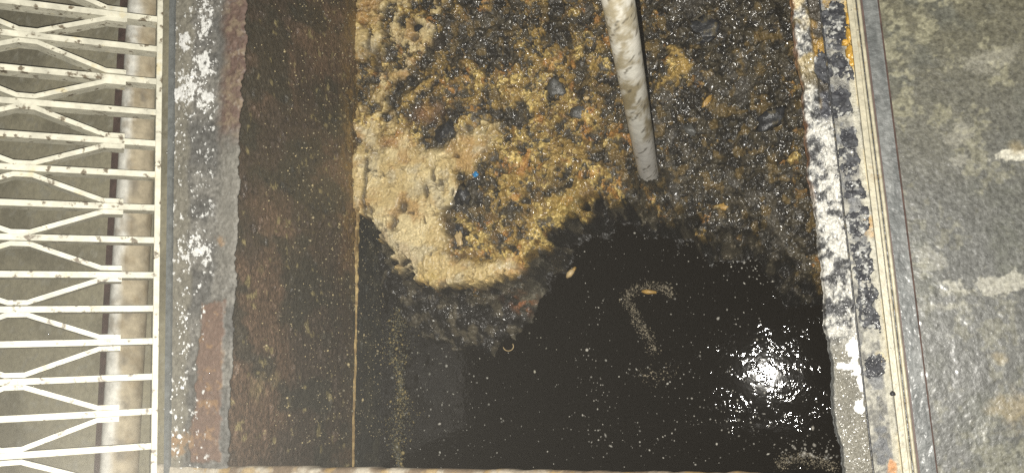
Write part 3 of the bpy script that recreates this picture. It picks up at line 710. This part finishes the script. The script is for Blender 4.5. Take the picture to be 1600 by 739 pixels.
clod('grease_flake', 1132, 322, 8, 7, 4, M['orange'], 'small ochre grease flake near the edge above the black water', 'grease flake', 'ochre grease flakes', .3, 12)
clod('grease_flake', 1104, 157, 4, 12, 4, M['orange'], 'narrow slanting ochre grease flake right of the pipe', 'grease flake', 'ochre grease flakes', -.6, 13)
clod('grease_flake', 713, 372, 6, 13, 5, M['tan'], 'pale tan grease chip standing beside the crack', 'grease flake', 'tan grease chips', .2, 16)
clod('plastic_scrap', 743, 272, 5, 4, 2.5, M['blue'], 'tiny bright blue plastic scrap on the brown crust', 'scrap', None, .5, 17, .6)
# ------------------------------------------------------------------ the dirty pipe standing in the crust
# its ends sit under the pixels where the photo shows them
pt0 = at(955, -60, .42); pt1 = at(1015, 281, Z_SCUM - .005)
ax_ = (pt1 - pt0) / np.linalg.norm(pt1 - pt0)
L_ = np.linalg.norm(pt1 - pt0)
pipe = empty('waste_pipe', Vector(pt1), 'dirty white plastic pipe standing slanted in the grease crust', 'pipe')
nseg, nr = 220, 40
tt = np.linspace(-.25, L_ + .06, nseg); an = np.linspace(0, 2 * math.pi, nr, endpoint=False)
e1 = np.cross(ax_, [0, 1, 0]); e1 /= np.linalg.norm(e1); e2 = np.cross(ax_, e1)
T, A = np.meshgrid(tt, an, indexing='ij')
rad = .0212 + .0004 * (fbm(T, A * .02, .03, 3, 4) - .5)
Pp = pt0 + T[..., None] * ax_ + rad[..., None] * (np.cos(A)[..., None] * e1 + np.sin(A)[..., None] * e2)
cx_, sx_ = np.cos(A) * .021, np.sin(A) * .021
d1 = fbm(T * .6 + sx_ * 1.5, cx_ * 1.5 + T * .2, .035, 6, 6, .66); d2 = fbm(T * 1.2 + cx_ * 2, sx_ * 3, .012, 4, 8)
pc = mix(np.array([.66, .64, .57]), np.array([.36, .315, .22]), smooth(.45, .65, d1))
mid = smooth(.62, .70, T / L_ + .06 * (d1 - .5)); lowp = smooth(.93, .97, T / L_ + .05 * (d2 - .5))
pc = mix(pc, np.array([.27, .22, .125]), .75 * smooth(.36, .62, d1) * smooth(.22, .42, T / L_) * (1 - mid))
pc = mix(pc, np.array([.64, .62, .58]), .9 * mid * (1 - lowp)); pc = mix(pc, np.array([.24, .21, .13]), .8 * lowp)
pc = mix(pc, np.array([.10, .085, .06]), .85 * smooth(.62, .67, .6 * d2 + .4 * fbm(T * .8 + cx_ * 3, sx_ * 4, .009, 4, 28)))
pc = mix(pc, np.array([.05, .04, .03]), .9 * smooth(.955, .985, T / L_ + .05 * (d1 - .5)))
idx = np.arange(nseg * nr).reshape(nseg, nr); nx_ = np.roll(idx, -1, 1)
Fs = np.stack([idx[:-1], nx_[:-1], nx_[1:], idx[1:]], -1).reshape(-1, 4)
link('pipe_body', fast_mesh('pipe_body', Pp.reshape(-1, 3), Fs, pc.reshape(-1, 3)), M['pvc'], pipe)

# ------------------------------------------------------------------ things on the water
q = np.random.default_rng(31)
pts, rr, cc = [], [], []
def scatter(n, cx, cy, sx_, sy_, r, tone=(.45, .43, .38), uni=False, dz=.0):
    for _ in range(n):
        a_, b2 = (q.uniform(cx - sx_, cx + sx_), q.uniform(cy - sy_, cy + sy_)) if uni else (q.normal(cx, sx_), q.normal(cy, sy_))
        p = at(a_, b2, Z_WATER)
        if p[0] < wall_x(p[1]) + .012 or p[0] > .145 or p[1] < -.19: continue
        pts.append(p + np.array([0, 0, dz])); rr.append(r * q.lognormal(0, .5) / F * 2.1 * .36)
        cc.append(np.array(tone) * q.uniform(.25, 1.0))
scatter(340, 960, 560, 340, 190, 1.6, uni=True)
scatter(80, 930, 600, 12, 70, 3.0)
scatter(40, 1000, 430, 90, 40, 2.4)
scatter(120, 700, 650, 60, 55, 3.4, (.35, .34, .30))
scatter(260, 1130, 620, 90, 70, 2.6)
scatter(120, 1180, 400, 40, 30, 2.6)
scatter(90, 640, 520, 40, 60, 3.0, (.30, .29, .25))
scatter(120, 690, 500, 70, 25, 2.8, (.28, .27, .22))
scatter(26, 765, 540, 60, 18, 3.0, (.40, .38, .30))
scatter(60, 1000, 690, 150, 30, 2.8)
scatter(170, 1260, 715, 28, 20, 3.6, (.32, .30, .26))
scatter(90, 1090, 345, 70, 14, 2.8)
tag(specks('floating_fleck', np.array(pts), rr, .35, M['fleck'], None, np.array(cc)), kind='stuff')
# greenish grease along the water line of the left wall
pts, rr, cc = [], [], []
for _ in range(2400):
    b2 = q.uniform(480, 735); a_ = q.normal(621 + (b2 - 480) * .02 + 4 * math.sin(b2 * .043), 8 + 5 * math.sin(b2 * .05))
    p = at(a_, b2, Z_WATER); pts.append(p + np.array([0, 0, .001])); rr.append(q.lognormal(0, .5) * .0013)
    cc.append(np.array(random.choice([(.07, .07, .05), (.12, .105, .055), (.05, .05, .04), (.22, .17, .065)])) * q.uniform(.6, 1.2))
tag(specks('grease_scurf', np.array(pts), rr, .6, M['fleck'], None, np.array(cc)), kind='stuff')

# foam strands
def strand(name, path, width, n, label, group='grey foam strands'):
    q2 = np.random.default_rng(len(path) + n)
    path = np.array(path, float); seg = np.linspace(0, len(path) - 1, n); pts_, rr_, c_ = [], [], []
    for s_ in np.repeat(seg, 3):
        k = min(int(s_), len(path) - 2); p_ = path[k] + (path[k + 1] - path[k]) * (s_ - k)
        a_, b2 = p_ + q2.normal(0, width, 2); pts_.append(at(a_, b2, Z_WATER) + np.array([0, 0, .0006])); rr_.append(q2.lognormal(0, .55) * .00085)
        c_.append(np.array([.17, .145, .10]) * q2.uniform(.4, 1.5))
    o = specks(name, np.array(pts_), rr_, .45, M['fleck'], None, np.array(c_))
    return tag(o, label, 'foam', group)
strand('foam_strand', [(1050, 462), (1040, 450), (1015, 446), (985, 455), (978, 470), (992, 490), (1000, 510), (1015, 525), (1022, 552)], 4.5, 420, 'hook shaped grey foam strand floating mid water')
strand('foam_strand', [(1000, 575), (1010, 590), (1030, 592), (1052, 574)], 7, 45, 'small grey foam strand below the hook shaped one')
strand('foam_strand', [(1215, 725), (1240, 715), (1275, 720), (1305, 728)], 6, 220, 'foam clump by the lime lip at the near end')
mb = MB(); mb.tube([at(a_, b2, Z_WATER) + np.array([0, 0, .003]) for a_, b2 in [(1003, 455), (1012, 456), (1026, 457)]], [.003, .006, .003], 8)
tag(mb.build('grease_flake', M['orange'], None, True), 'small ochre grease flake lying in the foam hook', 'grease flake', 'ochre grease flakes')
# pale husk
a0, a1 = at(886, 434, Z_WATER), at(899, 419, Z_WATER)
husk = empty('floating_husk', Vector((a0 + a1) / 2), 'small tan and white husk floating alone on the black water', 'husk')
up = np.array([0, 0, .004])
mb = MB(); mb.tube([a0 + up, a0 * .7 + a1 * .3 + up * 1.3, a0 * .35 + a1 * .65 + up * 1.2, a0 * .22 + a1 * .78 + up], [.003, .0075, .0065, .005], 10); mb.build('husk_body', M['tan'], husk, True)
mb = MB(); mb.tube([a0 * .22 + a1 * .78 + up, a1 + up * .8, a1 * 1.02 + up * .5], [.005, .0035, .001], 8); mb.build('husk_tip', M['orange'], husk, True)
# curled fibre at the tip of the slump
pf = [at(795 + 8 * math.cos(t), 541 + 7 * math.sin(t), Z_WATER) + np.array([0, 0, .004]) for t in np.linspace(3.0, -.6, 14)]
tag(MB().tube(pf, .0012, 6).build('curled_fibre', M['tan'], None, True), 'thin pale curled fibre at the tip of the dark slump', 'fibre')
# gas bubble in the dark pool by the right
V, Fs = ico(3); p = at(1172, 327, Z_WATER)
V = V * np.array([.016, .014, .010]); o = link('gas_bubble', fast_mesh('gas_bubble', V, Fs), M['water'], None, Vector((p[0], p[1], Z_WATER + .03)))
tag(o, 'round black bubble swelling at the edge of the crust by the lip', 'bubble')

# ------------------------------------------------------------------ propped grate on the left
ang = math.atan2(.6675, .744)
U = np.array([-math.cos(ang), 0, math.sin(ang)])          # runs up and away from its right end bar
Nn = np.array([math.sin(ang), 0, math.cos(ang)])          # its upper face
Yv = np.array([0, 1.0, 0])
O = np.array([-1.0535, 0, .016])
gr = empty('metal_grate', Vector((-1.0535, .3, .016)), 'cream painted riveted metal grate propped up at a slant over the recess', 'grate')
def gp(u, y, n=0.0): return O + U * u + Yv * y + Nn * n
def gat(px_, py_):
    d = R @ np.array([px_ - 800., py_ - 369.5, F]); o_ = np.array([0, 0, CAM_H])
    t = ((O - o_) @ Nn) / (d @ Nn); p = o_ + t * d
    return (p - O) @ U, p[1]
D = .0160                                                  # half depth of a bar
axes = np.array([Yv, U, Nn])
ylist = [gat(244, v)[1] for v in (-12, 35, 80, 127, 177, 223, 272, 322, 370, 423, 475.5, 530.5, 586, 640, 696)]
pitch = (ylist[1] - ylist[-1]) / 13.0
yb = [ylist[-1] + pitch * (13 - k) for k in range(-6, 19)]  # even pitch, bar index k = 0 is the joint-near-end kind
MB().box(gp(0, (yb[0] + yb[-1]) / 2, 0), ((yb[0] - yb[-1]) / 2 + .02, .0052, D + .002), axes, .001).build('end_bar', M['cream'], gr)
uA0, uA1 = gat(192, 322)[0], gat(155, 322)[0]
uB0 = gat(52, 370)[0]
diag = uB0 - uA1; joint = uA1 - uA0
ULEN = .95
tb = .0056
bar_axes = np.array([U, Yv, Nn])
q = np.random.default_rng(77)
for k, y in enumerate(yb):
    dy = q.normal(0, .0011)
    MB().box(gp(ULEN / 2, y + dy, 0), (ULEN / 2, tb, D), bar_axes, .0006).build('bearing_bar', M['cream'], gr)
def strip(path, th, d0, d1):
    """flat strip on edge that follows a path of (u, y)"""
    V = []; n = len(path)
    for k in range(n):
        p0 = np.array(path[max(k - 1, 0)]); p1 = np.array(path[min(k + 1, n - 1)]); t = (p1 - p0) / np.linalg.norm(p1 - p0)
        m_ = np.array([-t[1], t[0]]) * th
        for sgn, dd in ((1, d1), (1, d0), (-1, d0), (-1, d1)):
            V.append(gp(path[k][0] + sgn * m_[0], path[k][1] + sgn * m_[1], dd))
    Fs = [(k * 4 + i, k * 4 + (i + 1) % 4, k * 4 + 4 + (i + 1) % 4, k * 4 + 4 + i) for k in range(n - 1) for i in range(4)]
    Fs += [(3, 2, 1, 0), (n * 4 - 4, n * 4 - 3, n * 4 - 2, n * 4 - 1)]
    return MB().add(V, Fs)
for k in range(len(yb) - 1):
    kind_top_A = ((k - 6) % 2 == 0)                        # yb[6] is the bar at pixel row 35
    yt, yl = yb[k] - tb - .0046, yb[k + 1] + tb + .0046
    ya, ybb = (yt, yl) if kind_top_A else (yl, yt)
    e = .005
    path = [(uA0, ya), (uA1 - e, ya)]
    u = uA1
    while u < ULEN - 2 * (joint + diag):
        path += [(u + e * .3, ya + (ybb - ya) * .06), (u + diag - e * .3, ybb - (ybb - ya) * .06), (u + diag + e, ybb), (u + diag + joint - e, ybb),
                 (u + diag + joint + e * .3, ybb - (ybb - ya) * .06), (u + 2 * diag + joint - e * .3, ya + (ybb - ya) * .06), (u + 2 * diag + joint + e, ya), (u + 2 * diag + 2 * joint - e, ya)]
        u += 2 * (diag + joint)
    strip(path, .0042, -D * .92, D * .97).build('crimped_bar', M['cream'], gr)

# ------------------------------------------------------------------ pipe and dark maroon strip in the recess
zc_ = Z_LOW + .042
pa, pb = at(228, 0, zc_), at(186, 739, zc_)
dd = (pb - pa) / np.linalg.norm(pb - pa)
cond = empty('drain_pipe', Vector((pa + pb) / 2), 'stained white drain pipe lying in the recess under the grate', 'pipe')
tt = np.linspace(-.7, np.linalg.norm(pb - pa) + .7, 300)
A_, T_ = np.meshgrid(np.linspace(0, 2 * math.pi, 33)[:-1], tt)
e1 = np.cross(dd, [0, 0, 1.]); e1 /= np.linalg.norm(e1); e2 = np.cross(e1, dd)
rp_ = .0355
Pd = pa + T_[..., None] * dd + rp_ * (np.cos(A_)[..., None] * e1 + np.sin(A_)[..., None] * e2)
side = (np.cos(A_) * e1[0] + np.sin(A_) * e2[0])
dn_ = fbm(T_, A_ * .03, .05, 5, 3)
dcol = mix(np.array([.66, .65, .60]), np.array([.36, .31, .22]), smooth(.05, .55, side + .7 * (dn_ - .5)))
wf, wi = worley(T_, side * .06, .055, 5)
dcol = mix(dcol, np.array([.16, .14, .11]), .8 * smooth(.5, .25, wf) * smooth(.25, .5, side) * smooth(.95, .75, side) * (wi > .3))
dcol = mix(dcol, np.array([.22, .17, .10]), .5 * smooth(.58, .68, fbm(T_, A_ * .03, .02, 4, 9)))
nseg, nr = A_.shape
idx = np.arange(nseg * nr).reshape(nseg, nr); nx_ = np.roll(idx, -1, 1)
Fs = np.stack([idx[:-1], nx_[:-1], nx_[1:], idx[1:]], -1).reshape(-1, 4)
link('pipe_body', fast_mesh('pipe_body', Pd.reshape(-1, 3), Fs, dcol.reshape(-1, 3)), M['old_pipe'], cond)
ba, bb_ = at(195, 60, Z_LOW + .006), at(160, 700, Z_LOW + .006)
dv = (bb_ - ba); ln = np.linalg.norm(dv); dv /= ln; sv = np.cross(dv, [0, 0, 1.])
MB().box((ba + bb_) / 2 + np.array([.006, 0, .002]), (ln / 2 + .6, .016, .008), np.array([dv, sv, [0, 0, 1.]]), .001).build('dark_strip', M['maroon'], None)
tag(bpy.data.objects['dark_strip'], 'dark maroon strip along the drain pipe under the grate', 'dark_strip')

# ------------------------------------------------------------------ thin even haze that veils the whole scene
hz = MB().box((0, 0, -.55), (9, 9, 2.05)).build('haze', None); tag(hz, kind='stuff')
hm = bpy.data.materials.new('haze_air'); hm.use_nodes = True
nt = hm.node_tree; nt.nodes.remove(nt.nodes['Principled BSDF'])
pv = nt.nodes.new('ShaderNodeVolumePrincipled'); pv.inputs['Color'].default_value = (.95, .92, .86, 1)
pv.inputs['Density'].default_value = .00023
nt.links.new(pv.outputs[0], nt.nodes['Material Output'].inputs['Volume'])
hz.data.materials.append(hm)
